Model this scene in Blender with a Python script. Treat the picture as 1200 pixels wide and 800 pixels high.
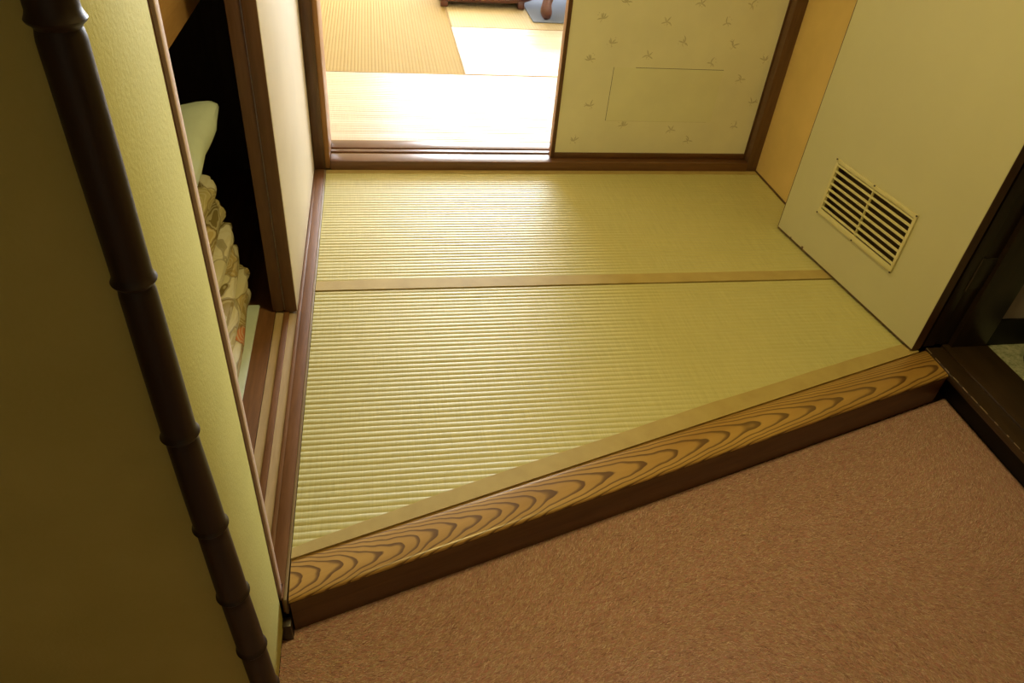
import bpy, bmesh, math, random
import numpy as np
from mathutils import Vector, Matrix

for o in list(bpy.data.objects):
    bpy.data.objects.remove(o, do_unlink=True)
scene = bpy.context.scene
COL = scene.collection
random.seed(7)
RNG = np.random.default_rng(11)

# ------------------------------------------------------------------ camera
cam_d = bpy.data.cameras.new('camera')
cam = bpy.data.objects.new('camera', cam_d)
COL.objects.link(cam)
R_ = Vector((0.98483720, -0.15445475, 0.07899007))
U_ = Vector((0.03626216, 0.62854550, 0.77692703))
F_ = Vector((0.16964892, 0.76228229, -0.62461585))
cam.matrix_world = Matrix(((R_.x, U_.x, -F_.x, 0), (R_.y, U_.y, -F_.y, 0), (R_.z, U_.z, -F_.z, 1.4), (0, 0, 0, 1)))
cam_d.sensor_width = 36
cam_d.lens = 36 * 849.667 / 1200
cam_d.clip_start = 0.02
scene.camera = cam

# ------------------------------------------------------------------ exposure, world, daylight
scene.view_settings.view_transform = 'Standard'
scene.view_settings.look = 'None'
scene.view_settings.gamma = 1
scene.view_settings.exposure = 0.0
scene.view_settings.use_curve_mapping = False

LAMP_W = 19.8
LAMP_COL = (1.0, 0.79, 0.285)
SKY = 37.0
w = bpy.data.worlds.new('sky'); scene.world = w
w.use_nodes = True
wb = w.node_tree.nodes['Background']
wb.inputs[0].default_value = (0.88, 0.94, 1.0, 1)
wb.inputs[1].default_value = SKY

WIN = (0.15, 3.0, 0.45, 2.15, 7.3)       # x0 x1 z0 z1 y of the window in the far room
def portal():
    d = bpy.data.lights.new('window_daylight', 'AREA')
    d.shape = 'RECTANGLE'; d.size = WIN[1] - WIN[0]; d.size_y = WIN[3] - WIN[2]
    d.cycles.is_portal = True
    o = bpy.data.objects.new('window_daylight', d); COL.objects.link(o)
    o.location = ((WIN[0] + WIN[1]) / 2, WIN[4] + 0.12, (WIN[2] + WIN[3]) / 2)
    o.rotation_euler = (-math.pi / 2, 0, 0)
portal()

# ------------------------------------------------------------------ materials
MATS = {}
def lin(r, g, b):
    f = lambda c: (c / 255 / 12.92) if c / 255 <= 0.04045 else ((c / 255 + 0.055) / 1.055) ** 2.4
    return (f(r), f(g), f(b), 1)

class NT:
    def __init__(s, name):
        s.m = bpy.data.materials.new(name); s.m.use_nodes = True
        s.t = s.m.node_tree; s.n = s.t.nodes
        s.b = s.n['Principled BSDF']; s.out = s.n['Material Output']
        MATS[name] = s.m
    def add(s, t, **k):
        nd = s.n.new(t)
        for a, v in k.items():
            setattr(nd, a, v)
        return nd
    def link(s, a, b): s.t.links.new(a, b)
    def coord(s, scale=(1, 1, 1), rot=(0, 0, 0), kind='Object', loc=(0, 0, 0)):
        tc = s.add('ShaderNodeTexCoord'); mp = s.add('ShaderNodeMapping')
        mp.inputs['Scale'].default_value = scale; mp.inputs['Rotation'].default_value = rot
        mp.inputs['Location'].default_value = loc
        s.link(tc.outputs[kind], mp.inputs[0]); return mp.outputs[0]
    def noise(s, co, scale, detail=3, rough=0.55, dist=0.0):
        nz = s.add('ShaderNodeTexNoise')
        nz.inputs['Scale'].default_value = scale; nz.inputs['Detail'].default_value = detail
        nz.inputs['Roughness'].default_value = rough; nz.inputs['Distortion'].default_value = dist
        s.link(co, nz.inputs['Vector']); return nz.outputs['Fac']
    def ramp(s, fac, stops, interp='LINEAR'):
        r = s.add('ShaderNodeValToRGB'); r.color_ramp.interpolation = interp
        e = r.color_ramp.elements
        while len(e) < len(stops): e.new(0.5)
        for el, (p, c) in zip(e, stops):
            el.position = p; el.color = c
        s.link(fac, r.inputs[0]); return r.outputs[0]
    def math(s, op, a, b=None, c=None):
        m = s.add('ShaderNodeMath', operation=op)
        for i, v in enumerate((a, b, c)):
            if v is None: continue
            if hasattr(v, 'links'): s.link(v, m.inputs[i])
            else: m.inputs[i].default_value = v
        return m.outputs[0]
    def mix(s, fac, a, b, mode='MIX'):
        m = s.add('ShaderNodeMix', data_type='RGBA', blend_type=mode)
        for i, v in ((0, fac), (6, a), (7, b)):
            if hasattr(v, 'links'): s.link(v, m.inputs[i])
            else: m.inputs[i].default_value = v
        return m.outputs[2]
    def bump(s, h, strength=0.3, dist=0.002):
        b = s.add('ShaderNodeBump'); b.inputs['Strength'].default_value = strength
        b.inputs['Distance'].default_value = dist
        s.link(h, b.inputs['Height']); s.link(b.outputs[0], s.b.inputs['Normal'])
    def base(s, c):
        if hasattr(c, 'links'): s.link(c, s.b.inputs['Base Color'])
        else: s.b.inputs['Base Color'].default_value = c
    def rough(s, r, spec=0.5):
        s.b.inputs['Roughness'].default_value = r
        s.b.inputs['Specular IOR Level'].default_value = spec

def wood(name, c1, c2, rough=0.45, axis='Y', fine=60, coat=0.0, spec=0.5):
    m = NT(name)
    sc = {'X': (1.2, 14, 14), 'Y': (14, 1.2, 14), 'Z': (14, 14, 1.2)}[axis]
    co = m.coord(sc)
    n1 = m.noise(co, 1.6, 4, 0.6, 0.6)
    n2 = m.noise(co, fine / 6, 3, 0.6)
    f = m.math('ADD', m.math('MULTIPLY', n1, 0.65), m.math('MULTIPLY', n2, 0.35))
    m.base(m.ramp(f, [(0.33, c1), (0.62, c2)]))
    m.rough(rough, spec); m.b.inputs['Coat Weight'].default_value = coat
    m.b.inputs['Coat Roughness'].default_value = 0.25
    m.bump(n2, 0.25, 0.0008)
    return m.m

def plain(name, c, rough=0.5, spec=0.5, var=0.08, scale=6, bump=0.0, bscale=200, metal=0):
    m = NT(name); co = m.coord()
    n = m.noise(co, scale, 4)
    d = tuple(x * (1 - var) for x in c[:3]) + (1,); l = tuple(min(1, x * (1 + var)) for x in c[:3]) + (1,)
    m.base(m.ramp(n, [(0.3, d), (0.7, l)])); m.rough(rough, spec); m.b.inputs['Metallic'].default_value = metal
    if bump: m.bump(m.noise(co, bscale, 3), bump, 0.001)
    return m.m

def plaster():
    m = NT('plaster_yellow'); co = m.coord()
    n = m.noise(co, 5, 4); f = m.noise(co, 170, 4, 0.65)
    base = m.ramp(n, [(0.3, (0.54, 0.51, 0.145, 1)), (0.7, (0.62, 0.585, 0.185, 1))])
    base = m.mix(m.math('MULTIPLY', f, 0.35), base, (0.66, 0.60, 0.22, 1))
    m.base(base); m.rough(0.75, 0.2); m.bump(f, 0.3, 0.0022)
plaster()

def tatami(name, c1, c2, c3, rough=0.42, spec=0.5, fibre='Y', aniso=0.5):
    m = NT(name)
    st = {'Y': (260, 8, 8), 'X': (8, 260, 8)}[fibre]
    co = m.coord(st)
    fib = m.noise(co, 1.0, 3, 0.7)
    big = m.noise(m.coord((1, 1, 1)), 3.0, 4, 0.6)
    streak = m.noise(m.coord({'Y': (70, 2.0, 1), 'X': (2.0, 70, 1)}[fibre]), 1.0, 2)
    col = m.ramp(fib, [(0.28, c1), (0.72, c2)])
    col = m.mix(m.math('MULTIPLY', m.ramp(big, [(0.35, (0, 0, 0, 1)), (0.75, (1, 1, 1, 1))]), 0.45), col, c3)
    col = m.mix(m.math('MULTIPLY', streak, 0.12), col, c1)
    m.base(col); m.rough(rough, spec)
    m.bump(fib, 0.15, 0.0004)
tatami('tatami_green', (0.50, 0.462, 0.18, 1), (0.635, 0.595, 0.25, 1), (0.64, 0.565, 0.23, 1), 0.48, 0.7, 'Y')
tatami('tatami_old_across', (0.60, 0.50, 0.35, 1), (0.76, 0.65, 0.47, 1), (0.74, 0.63, 0.46, 1), 0.40, 0.85, 'Y')  # lighter base colour carries part of the window sheen on these mats
tatami('tatami_old_along', (0.345, 0.245, 0.085, 1), (0.405, 0.29, 0.108, 1), (0.395, 0.275, 0.10, 1), 0.8, 0.08, 'X')  # darker golden base paints a mat that misses the window sheen

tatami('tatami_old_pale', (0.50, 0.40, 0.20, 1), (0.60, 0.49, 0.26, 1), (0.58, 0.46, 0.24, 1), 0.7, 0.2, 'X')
plain('heri_old', (0.40, 0.29, 0.14, 1), 0.9, 0.05)
def heri():
    m = NT('heri_tan'); co = m.coord((1, 1, 1))
    n = m.noise(co, 14, 3); f = m.noise(m.coord((400, 400, 10)), 1, 2)
    m.base(m.mix(m.math('MULTIPLY', f, 0.3), m.ramp(n, [(0.3, (0.43, 0.315, 0.10, 1)), (0.7, (0.51, 0.39, 0.135, 1))]), (0.55, 0.43, 0.17, 1)))
    m.rough(0.62, 0.4); m.bump(f, 0.3, 0.0006)
heri()

def keyaki():
    # flat-sawn grain: nested parabolas whose tips point along the beam
    m = NT('keyaki_grain')
    tc = m.add('ShaderNodeTexCoord'); sp = m.add('ShaderNodeSeparateXYZ')
    m.link(tc.outputs['Object'], sp.inputs[0])
    u, v = sp.outputs[0], sp.outputs[1]
    cw = m.noise(m.coord((2.2, 5.0, 0.0)), 1.0, 2, 0.4)
    cw2 = m.noise(m.coord((10, 26, 0)), 1.0, 2, 0.5)
    vc = m.math('SUBTRACT', v, m.math('MULTIPLY_ADD', m.noise(m.coord((1.3, 0, 0)), 1.0, 1), 0.05, 0.022))
    vk = m.math('MULTIPLY', m.math('MULTIPLY', vc, vc), m.math('MULTIPLY_ADD', u, 75.0, 42.0))
    ph = m.math('ADD', m.math('ADD', u, vk), m.math('MULTIPLY_ADD', cw, 0.30, m.math('MULTIPLY_ADD', cw2, 0.045, m.math('MULTIPLY', m.noise(m.coord((9, 0, 0)), 1.0, 2), 0.10))))
    ph = m.math('MULTIPLY', m.math('LOGARITHM', m.math('MULTIPLY_ADD', m.math('MAXIMUM', ph, 0.0), 2.2, 1.0), math.e), 19.0)
    fr = m.math('FRACT', ph)
    line = m.ramp(fr, [(0.0, (0.03, 0.03, 0.03, 1)), (0.58, (0.10, 0.10, 0.10, 1)), (0.76, (0.85, 0.85, 0.85, 1)), (0.93, (1, 1, 1, 1)), (0.99, (0.05, 0.05, 0.05, 1))])
    pores = m.noise(m.coord((18, 500, 60)), 1.0, 3, 0.7)
    soft = m.ramp(m.noise(m.coord((2.5, 18, 4)), 1.0, 3), [(0.3, (0.45, 0.25, 0.055, 1)), (0.7, (0.61, 0.37, 0.095, 1))])
    col = m.mix(m.math('MULTIPLY', line, 0.92), soft, (0.085, 0.034, 0.010, 1))
    col = m.mix(m.math('MULTIPLY', pores, 0.28), col, (0.16, 0.07, 0.02, 1))
    m.base(col); m.rough(0.36, 0.5)
    m.b.inputs['Coat Weight'].default_value = 0.35; m.b.inputs['Coat Roughness'].default_value = 0.22
    m.bump(pores, 0.2, 0.0006)
keyaki()

def carpet_mat(name, c1, c2, attr=False):
    m = NT(name)
    n = m.noise(m.coord((1, 1, 1)), 2.2, 4); f = m.noise(m.coord((1, 1, 1)), 330, 4, 0.7)
    mid = m.noise(m.coord((1, 1, 1)), 22, 3)
    col = m.ramp(f, [(0.3, c1), (0.7, c2)])
    col = m.mix(m.math('MULTIPLY', mid, 0.35), col, (0.56, 0.32, 0.26, 1))
    col = m.mix(m.math('MULTIPLY', n, 0.3), col, (0.52, 0.34, 0.23, 1))
    if attr:
        a = m.add('ShaderNodeVertexColor', layer_name='tuft')
        col = m.mix(0.9, col, a.outputs[0])
    m.base(col); m.rough(0.9, 0.15)
    m.bump(f, 0.6, 0.003)
carpet_mat('carpet', (0.36, 0.19, 0.145, 1), (0.66, 0.41, 0.32, 1))
carpet_mat('carpet_tuft', (0.36, 0.19, 0.145, 1), (0.66, 0.41, 0.32, 1), True)

wood('wood_dark_brown', (0.06, 0.026, 0.012, 1), (0.125, 0.056, 0.025, 1), 0.38, 'Z', coat=0.15)
wood('wood_brown_x', (0.10, 0.042, 0.016, 1), (0.17, 0.075, 0.029, 1), 0.30, 'X', coat=0.1)
wood('wood_brown_y', (0.15, 0.066, 0.028, 1), (0.25, 0.115, 0.05, 1), 0.55, 'Y', spec=0.25)
wood('wood_mid_z', (0.10, 0.047, 0.021, 1), (0.175, 0.088, 0.04, 1), 0.42, 'Z')
wood('wood_lit_z', (0.30, 0.14, 0.045, 1), (0.42, 0.21, 0.075, 1), 0.45, 'Z')  # daylight from the far room painted in as a lighter orange wood
wood('wood_pink_z', (0.58, 0.42, 0.34, 1), (0.70, 0.52, 0.43, 1), 0.5, 'Z')
wood('wood_light_y', (0.40, 0.28, 0.14, 1), (0.53, 0.39, 0.21, 1), 0.5, 'Y')
wood('wood_plank_y', (0.14, 0.062, 0.026, 1), (0.25, 0.115, 0.045, 1), 0.42, 'Y')
wood('wood_shelf_y', (0.38, 0.21, 0.08, 1), (0.50, 0.29, 0.12, 1), 0.5, 'Y')
wood('wood_beam_side', (0.10, 0.046, 0.017, 1), (0.17, 0.08, 0.028, 1), 0.45, 'X')
wood('wood_near_black', (0.017, 0.010, 0.006, 1), (0.038, 0.022, 0.012, 1), 0.34, 'Z', coat=0.1)
wood('wood_threshold', (0.026, 0.015, 0.007, 1), (0.055, 0.031, 0.014, 1), 0.34, 'Y', coat=0.1)
wood('wood_rosewood', (0.07, 0.022, 0.015, 1), (0.13, 0.045, 0.03, 1), 0.3, 'X', coat=0.4)
wood('wood_ply', (0.10, 0.066, 0.036, 1), (0.15, 0.10, 0.056, 1), 0.6, 'Z')
plain('worn_edge', (0.28, 0.2, 0.12, 1), 0.4)
plain('paper_cream', (0.79, 0.70, 0.54, 1), 0.6, 0.4, 0.05, 4)
plain('paper_floral', (0.82, 0.78, 0.54, 1), 0.6, 0.35, 0.05, 5, 0.15, 350)
plain('print_grey', (0.60, 0.55, 0.34, 1), 0.7, 0.2, 0.1)
plain('paper_patch', (0.80, 0.77, 0.50, 1), 0.55, 0.4, 0.05, 5, 0.35, 24)
plain('gap_dark', (0.05, 0.035, 0.02, 1), 0.8, 0.2)
plain('wall_ochre', (0.78, 0.56, 0.20, 1), 0.6, 0.3, 0.06, 5, 0.15, 250)
plain('door_cream', (0.59, 0.56, 0.305, 1), 0.45, 0.4, 0.03, 3)
plain('vent_plastic', (0.66, 0.60, 0.29, 1), 0.42, 0.45, 0.03, 4)
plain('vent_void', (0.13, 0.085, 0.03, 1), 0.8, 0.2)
plain('ceiling_board', (0.62, 0.50, 0.34, 1), 0.7, 0.3)
plain('wall_corridor', (0.50, 0.43, 0.31, 1), 0.7, 0.3, 0.05, 4)
plain('wall_inner', (0.72, 0.64, 0.50, 1), 0.75, 0.3, 0.05, 4, 0.2, 200)
plain('cloth_white', (0.62, 0.72, 0.62, 1), 0.75, 0.2, 0.06, 12, 0.2, 60)
plain('metal_dark', (0.10, 0.09, 0.07, 1), 0.4, 0.5, 0.1, 10, 0, 1, 0.8)
plain('screw_dark', (0.07, 0.05, 0.03, 1), 0.5, 0.4)
plain('rug_blue', (0.22, 0.26, 0.34, 1), 0.85, 0.2, 0.12, 300, 0.4, 400)
plain('slipper_blue', (0.05, 0.065, 0.09, 1), 0.6, 0.3)
plain('wall_grey', (0.40, 0.34, 0.28, 1), 0.7, 0.3, 0.08, 30)
plain('skirting_black', (0.012, 0.010, 0.009, 1), 0.5, 0.3)
plain('cushion_seat', (0.45, 0.30, 0.18, 1), 0.8, 0.2)

def terrazzo():
    m = NT('stone_floor'); co = m.coord()
    n = m.noise(co, 60, 5, 0.7); 
    m.base(m.ramp(n, [(0.35, (0.22, 0.25, 0.15, 1)), (0.6, (0.50, 0.50, 0.36, 1))])); m.rough(0.4, 0.4)
terrazzo()

def bamboo_mat():
    m = NT('bamboo_dark')
    n = m.noise(m.coord((30, 30, 2.5)), 1.0, 4, 0.6); s = m.noise(m.coord((6, 6, 6)), 1.0, 3)
    col = m.ramp(n, [(0.3, (0.014, 0.009, 0.006, 1)), (0.7, (0.042, 0.025, 0.014, 1))])
    col = m.mix(m.math('MULTIPLY', s, 0.45), col, (0.03, 0.017, 0.010, 1))
    m.base(col); m.rough(0.42, 0.35); m.bump(n, 0.3, 0.001)
bamboo_mat()

def zabuton_mat(name, seed):
    m = NT(name)
    co = m.coord((1.25, 0.62, 1.1), rot=(0.5, 0.2, 0.3), loc=(seed * 1.7, seed * 0.9, seed * 2.3))
    warp = m.add('ShaderNodeVectorMath', operation='ADD')
    nz = m.add('ShaderNodeTexNoise'); nz.inputs['Scale'].default_value = 9
    m.link(co, nz.inputs['Vector'])
    sc = m.add('ShaderNodeVectorMath', operation='SCALE'); sc.inputs['Scale'].default_value = 0.13
    m.link(nz.outputs['Color'], sc.inputs[0]); m.link(co, warp.inputs[0]); m.link(sc.outputs[0], warp.inputs[1])
    v = m.add('ShaderNodeTexVoronoi', feature='F1'); v.inputs['Scale'].default_value = 13
    m.link(warp.outputs[0], v.inputs['Vector'])
    e = m.add('ShaderNodeTexVoronoi', feature='DISTANCE_TO_EDGE'); e.inputs['Scale'].default_value = 13
    m.link(warp.outputs[0], e.inputs['Vector'])
    sp = m.add('ShaderNodeSeparateColor'); m.link(v.outputs['Color'], sp.inputs[0])
    col = m.ramp(sp.outputs[0], [(0.0, (0.36, 0.28, 0.11, 1)), (0.18, (0.50, 0.42, 0.20, 1)), (0.36, (0.64, 0.60, 0.40, 1)),
                                 (0.58, (0.50, 0.38, 0.16, 1)), (0.72, (0.20, 0.155, 0.055, 1)), (0.84, (0.72, 0.68, 0.52, 1)), (0.95, (0.60, 0.22, 0.08, 1))], 'CONSTANT')
    ring = m.math('FRACT', m.math('MULTIPLY', v.outputs['Distance'], 7.0))
    col = m.mix(m.math('MULTIPLY', m.math('GREATER_THAN', ring, 0.62), 0.55), col, (0.66, 0.6, 0.4, 1))
    col = m.mix(m.math('MULTIPLY', m.math('LESS_THAN', e.outputs['Distance'], 0.035), 0.5), col, (0.16, 0.11, 0.04, 1))
    m.base(col); m.rough(0.62, 0.3)
for i_ in range(3): zabuton_mat('zabuton_%d' % i_, i_)

def emis(name, c, s):
    m = NT(name); m.base((0.8, 0.8, 0.8, 1))
    m.b.inputs['Emission Color'].default_value = c; m.b.inputs['Emission Strength'].default_value = s
emis('lamp_diffuser', (1.0, 0.80, 0.45, 1), 3.0)

# ------------------------------------------------------------------ builders
def tag(o, label=None, cat=None, group=None, kind=None):
    if label: o['label'] = label
    if cat: o['category'] = cat
    if group: o['group'] = group
    if kind: o['kind'] = kind
    return o

def thing(name, loc, label, cat, group=None, kind=None, rz=0.0):
    o = bpy.data.objects.new(name, None); o.empty_display_size = 0.05
    COL.objects.link(o); o.location = loc; o.rotation_euler = (0, 0, rz)
    return tag(o, label, cat, group, kind)

def smooth(me, ang=0.6):
    for p in me.polygons: p.use_smooth = True
    try: me.set_sharp_from_angle(angle=ang)
    except Exception: pass

def obj(name, bm, mat, parent=None, local=False, sm=True):
    me = bpy.data.meshes.new(name)
    if not local and parent is not None:
        off = parent.location.copy()
        if parent.parent is not None: off += parent.parent.location
        for v in bm.verts: v.co -= off
    bmesh.ops.recalc_face_normals(bm, faces=bm.faces[:])
    bm.to_mesh(me); bm.free()
    if sm: smooth(me)
    me.materials.append(MATS[mat])
    o = bpy.data.objects.new(name, me); COL.objects.link(o)
    if parent is not None: o.parent = parent
    return o

def box(x0, x1, y0, y1, z0, z1, bev=0.0, bm=None, seg=2):
    bm2 = bmesh.new()
    bmesh.ops.create_cube(bm2, size=1)
    for v in bm2.verts:
        v.co = Vector((x0 + (v.co.x + .5) * (x1 - x0), y0 + (v.co.y + .5) * (y1 - y0), z0 + (v.co.z + .5) * (z1 - z0)))
    if bev: bmesh.ops.bevel(bm2, geom=bm2.edges[:], offset=bev, segments=seg, profile=0.5, affect='EDGES')
    if bm is None: return bm2
    me = bpy.data.meshes.new('tmp'); bm2.to_mesh(me); bm2.free(); bm.from_mesh(me); bpy.data.meshes.remove(me)
    return bm

def prism(pts, z0, z1, bev=0.0, seg=2):
    bm = bmesh.new()
    a = [bm.verts.new((x, y, z0)) for x, y in pts]; b = [bm.verts.new((x, y, z1)) for x, y in pts]
    n = len(pts)
    bm.faces.new(a[::-1]); bm.faces.new(b)
    for i in range(n): bm.faces.new((a[i], a[(i + 1) % n], b[(i + 1) % n], b[i]))
    bmesh.ops.recalc_face_normals(bm, faces=bm.faces[:])
    if bev: bmesh.ops.bevel(bm, geom=bm.edges[:], offset=bev, segments=seg, profile=0.5, affect='EDGES')
    return bm

def tube(path, radii, n=20, caps=True):
    bm = bmesh.new(); rings = []
    P = [Vector(p) for p in path]
    for i, p in enumerate(P):
        t = (P[min(i + 1, len(P) - 1)] - P[max(i - 1, 0)]).normalized()
        a = Vector((1, 0, 0)) if abs(t.x) < 0.9 else Vector((0, 1, 0))
        e1 = t.cross(a).normalized(); e2 = t.cross(e1)
        rings.append([bm.verts.new(p + float(radii[i]) * (math.cos(2 * math.pi * k / n) * e1 + math.sin(2 * math.pi * k / n) * e2)) for k in range(n)])
    for r0, r1 in zip(rings, rings[1:]):
        for k in range(n): bm.faces.new((r0[k], r0[(k + 1) % n], r1[(k + 1) % n], r1[k]))
    if caps: bm.faces.new(rings[0]); bm.faces.new(rings[-1])
    return bm

def struct(name, bm, mat, label, cat):
    return tag(obj(name, bm, mat), label, cat, kind='structure')

ZC = -0.115      # carpet level
CEIL = 2.4
# ================================================================== setting: shell
struct('floor', box(-1.7, 3.3, -1.6, 7.7, -0.30, -0.1235), 'wood_ply', 'plain timber subfloor under the mats and carpet', 'floor')
struct('ceiling', box(-1.7, 3.3, -1.6, 7.7, CEIL, CEIL + 0.1), 'ceiling_board', 'plain board ceiling above the rooms', 'ceiling')

# plaster block at the left: one face to the tatami room, one to the corridor
struct('wall_left', box(-1.62, -0.24, 0.66, 0.885, -0.078, CEIL, 0.004), 'plaster_yellow', 'rough yellow plaster wall with a bamboo pole on its corner', 'wall')
struct('baseboard_left', box(-1.62, -0.246, 0.666, 0.892, -0.20, -0.078), 'wood_near_black', 'dark skirting board below the yellow plaster wall', 'baseboard')
t1 = struct('trim_1', box(-0.262, -0.2375, 0.898, 0.917, -0.02, CEIL, 0.002), 'wood_pink_z', 'slim pale brown post between yellow plaster and closet opening', 'post')
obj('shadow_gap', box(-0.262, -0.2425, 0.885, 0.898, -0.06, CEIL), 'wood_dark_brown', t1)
struct('trim_2', box(-0.246, -0.2225, 0.862, 0.888, -0.20, -0.062, 0.002), 'wood_near_black', 'short dark wooden post foot beside the end of the step beam', 'post')
# corridor behind the photographer
struct('wall_corridor_left', box(-1.7, -1.62, -1.6, 0.9, -0.2, CEIL), 'wall_corridor', 'plain beige wall at the far end of the corridor', 'wall')
struct('wall_corridor_back', box(-1.62, 1.9, -1.6, -1.5, -0.2, CEIL), 'wall_corridor', 'plain beige wall behind the corridor carpet', 'wall')
struct('wall_corridor_right', box(1.80, 1.9, -1.5, 0.66, -0.2, CEIL), 'wall_corridor', 'plain beige wall beside the dark door threshold', 'wall')
# right wall of the tatami room
struct('wall_right', box(1.714, 1.80, 1.66, 2.90, -0.2, CEIL), 'wall_ochre', 'ochre wall behind the open cream door', 'wall')
struct('baseboard_right', box(1.7105, 1.714, 1.66, 2.887, 0.0, 0.006), 'wood_dark_brown', 'thin dark strip along the foot of the ochre wall', 'baseboard')
struct('wall_over_door', box(1.80, 1.9, 0.66, 1.66, 1.98, CEIL), 'wall_ochre', 'ochre wall above the dark door frame', 'wall')
# closet shell
CX = -1.15
struct('wall_closet_back', box(CX - 0.05, CX, 0.89, 2.95, -0.2, CEIL), 'wood_ply', 'dark plywood back of the closet', 'wall')
struct('wall_closet_end', box(CX, -0.272, 2.89, 2.95, -0.2, CEIL), 'wood_ply', 'dark plywood end of the closet', 'wall')
struct('wall_closet_side', box(CX, -0.265, 0.894, 0.91, -0.2, CEIL), 'wood_ply', 'dark plywood side of the closet behind the plaster', 'wall')
struct('wall_over_closet', box(-0.35, -0.25, 0.93, 2.885, 1.86, CEIL), 'plaster_yellow', 'yellow plaster wall above the closet doors', 'wall')
fc = struct('floor_closet', box(CX, -0.340, 0.91, 2.89, -0.04, 0.0), 'wood_plank_y', 'reddish brown board floor inside the closet', 'floor')
# back wall with sliding door opening
struct('wall_back_left', box(-1.7, CX - 0.05, 2.9, 3.0, -0.2, CEIL), 'wall_inner', 'pale wall beyond the closet', 'wall')
struct('wall_over_sliding', box(-0.27, 1.714, 2.93, 3.09, 1.90, CEIL), 'plaster_yellow', 'yellow plaster wall above the sliding door head', 'wall')
struct('wall_right_return', box(1.714, 3.3, 2.90, 3.10, -0.2, CEIL), 'wall_inner', 'pale wall right of the sliding door opening', 'wall')
struct('wall_left_return', box(-1.2, -0.272, 2.95, 3.10, -0.2, CEIL), 'wall_inner', 'pale wall left of the sliding door opening', 'wall')
p = struct('trim_3', box(-0.271, -0.2275, 2.885, 3.09, 0.0, CEIL, 0.002), 'wood_dark_brown', 'dark brown corner post between closet doors and sliding door opening', 'post')
obj('jamb_strip', box(-0.2275, -0.2075, 2.90, 3.09, 0.0, 1.90, 0.0015), 'wood_lit_z', p)  # lighter wood carries the light falling on this side of the jamb
struct('trim_4', box(1.664, 1.714, 2.888, 3.09, 0.0, CEIL, 0.002), 'wood_mid_z', 'brown corner post beside the floral sliding door', 'post')
struct('trim_5', box(-0.2075, 1.664, 2.90, 3.09, 1.86, 1.93, 0.002), 'wood_brown_x', 'brown grooved head rail above the sliding door', 'door head')
struct('trim_6', box(-0.35, -0.255, 0.93, 2.885, 1.80, 1.86, 0.002), 'wood_brown_y', 'brown head rail above the closet doors', 'door head')

# sill with two grooves
s = thing('sliding_door_sill', (0.7, 2.99, 0.0), 'glossy reddish brown grooved wooden sill between the two tatami rooms', 'door sill')
bm = box(-0.206, 1.664, 2.885, 2.962, -0.03, 0.040, 0.003); obj('front_rail', bm, 'wood_brown_x', s)
obj('middle_rail', box(-0.206, 1.664, 2.980, 3.004, -0.03, 0.040, 0.0015), 'wood_brown_x', s)
obj('back_rail', box(-0.206, 1.664, 3.020, 3.094, -0.03, 0.040, 0.002), 'wood_brown_x', s)
obj('groove', box(-0.206, 1.664, 2.962, 2.980, -0.03, 0.033), 'wood_light_y', s)
obj('groove', box(-0.206, 1.664, 3.004, 3.020, -0.03, 0.033), 'wood_light_y', s)

# far tatami room
struct('wall_inner_left', box(-1.7, -1.6, 3.0, 7.3, -0.2, CEIL), 'wall_inner', 'pale wall of the bright far room, left side', 'wall')
struct('wall_inner_right', box(3.2, 3.3, 3.1, 7.3, -0.2, CEIL), 'wall_inner', 'pale wall of the bright far room, right side', 'wall')
bm = box(-1.7, 3.3, WIN[4], WIN[4] + 0.1, -0.2, WIN[2]); box(-1.7, 3.3, WIN[4], WIN[4] + 0.1, WIN[3], CEIL, bm=bm)
box(-1.7, WIN[0], WIN[4], WIN[4] + 0.1, WIN[2], WIN[3], bm=bm); box(WIN[1], 3.3, WIN[4], WIN[4] + 0.1, WIN[2], WIN[3], bm=bm)
struct('wall_inner_back', bm, 'wall_inner', 'pale wall around the window of the far room', 'wall')
wn = thing('window_1', (1.0, WIN[4] + 0.05, WIN[2]), 'wide wooden window letting daylight into the far tatami room', 'window', kind='structure')
bm = box(WIN[0], WIN[1], WIN[4] + .02, WIN[4] + .08, WIN[2], WIN[2] + .05); box(WIN[0], WIN[1], WIN[4] + .02, WIN[4] + .08, WIN[3] - .05, WIN[3], bm=bm)
box(WIN[0], WIN[0] + .05, WIN[4] + .02, WIN[4] + .08, WIN[2], WIN[3], bm=bm); box(WIN[1] - .05, WIN[1], WIN[4] + .02, WIN[4] + .08, WIN[2], WIN[3], bm=bm)
obj('window_frame', bm, 'wood_mid_z', wn)
obj('mullion', box(1.62, 1.68, WIN[4] + .03, WIN[4] + .07, WIN[2] + .05, WIN[3] - .05), 'wood_mid_z', wn)

# small room behind the dark door frame
struct('floor_stone', box(1.968, 3.2, 0.4, 1.62, -0.20, 0.002), 'stone_floor', 'pale green speckled stone floor beyond the dark threshold', 'floor')
struct('wall_side_room', box(1.956, 3.2, 1.60, 1.70, 0.108, CEIL), 'wall_grey', 'grey beige wall beyond the dark door frame', 'wall')
struct('baseboard_side_room', box(1.956, 3.2, 1.594, 1.70, -0.2, 0.108), 'skirting_black', 'tall black skirting under the grey beige wall', 'baseboard')
struct('wall_side_room_right', box(3.2, 3.3, 0.3, 1.70, -0.2, CEIL), 'wall_grey', 'grey beige wall at the end of the side room', 'wall')
struct('wall_side_room_near', box(1.9, 3.3, 0.3, 0.4, -0.2, CEIL), 'wall_grey', 'grey beige near wall of the side room', 'wall')
struct('wall_filler', box(1.80, 3.3, 1.70, 2.90, -0.2, CEIL), 'wall_grey', 'solid wall between the side room and the far room', 'wall')

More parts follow.
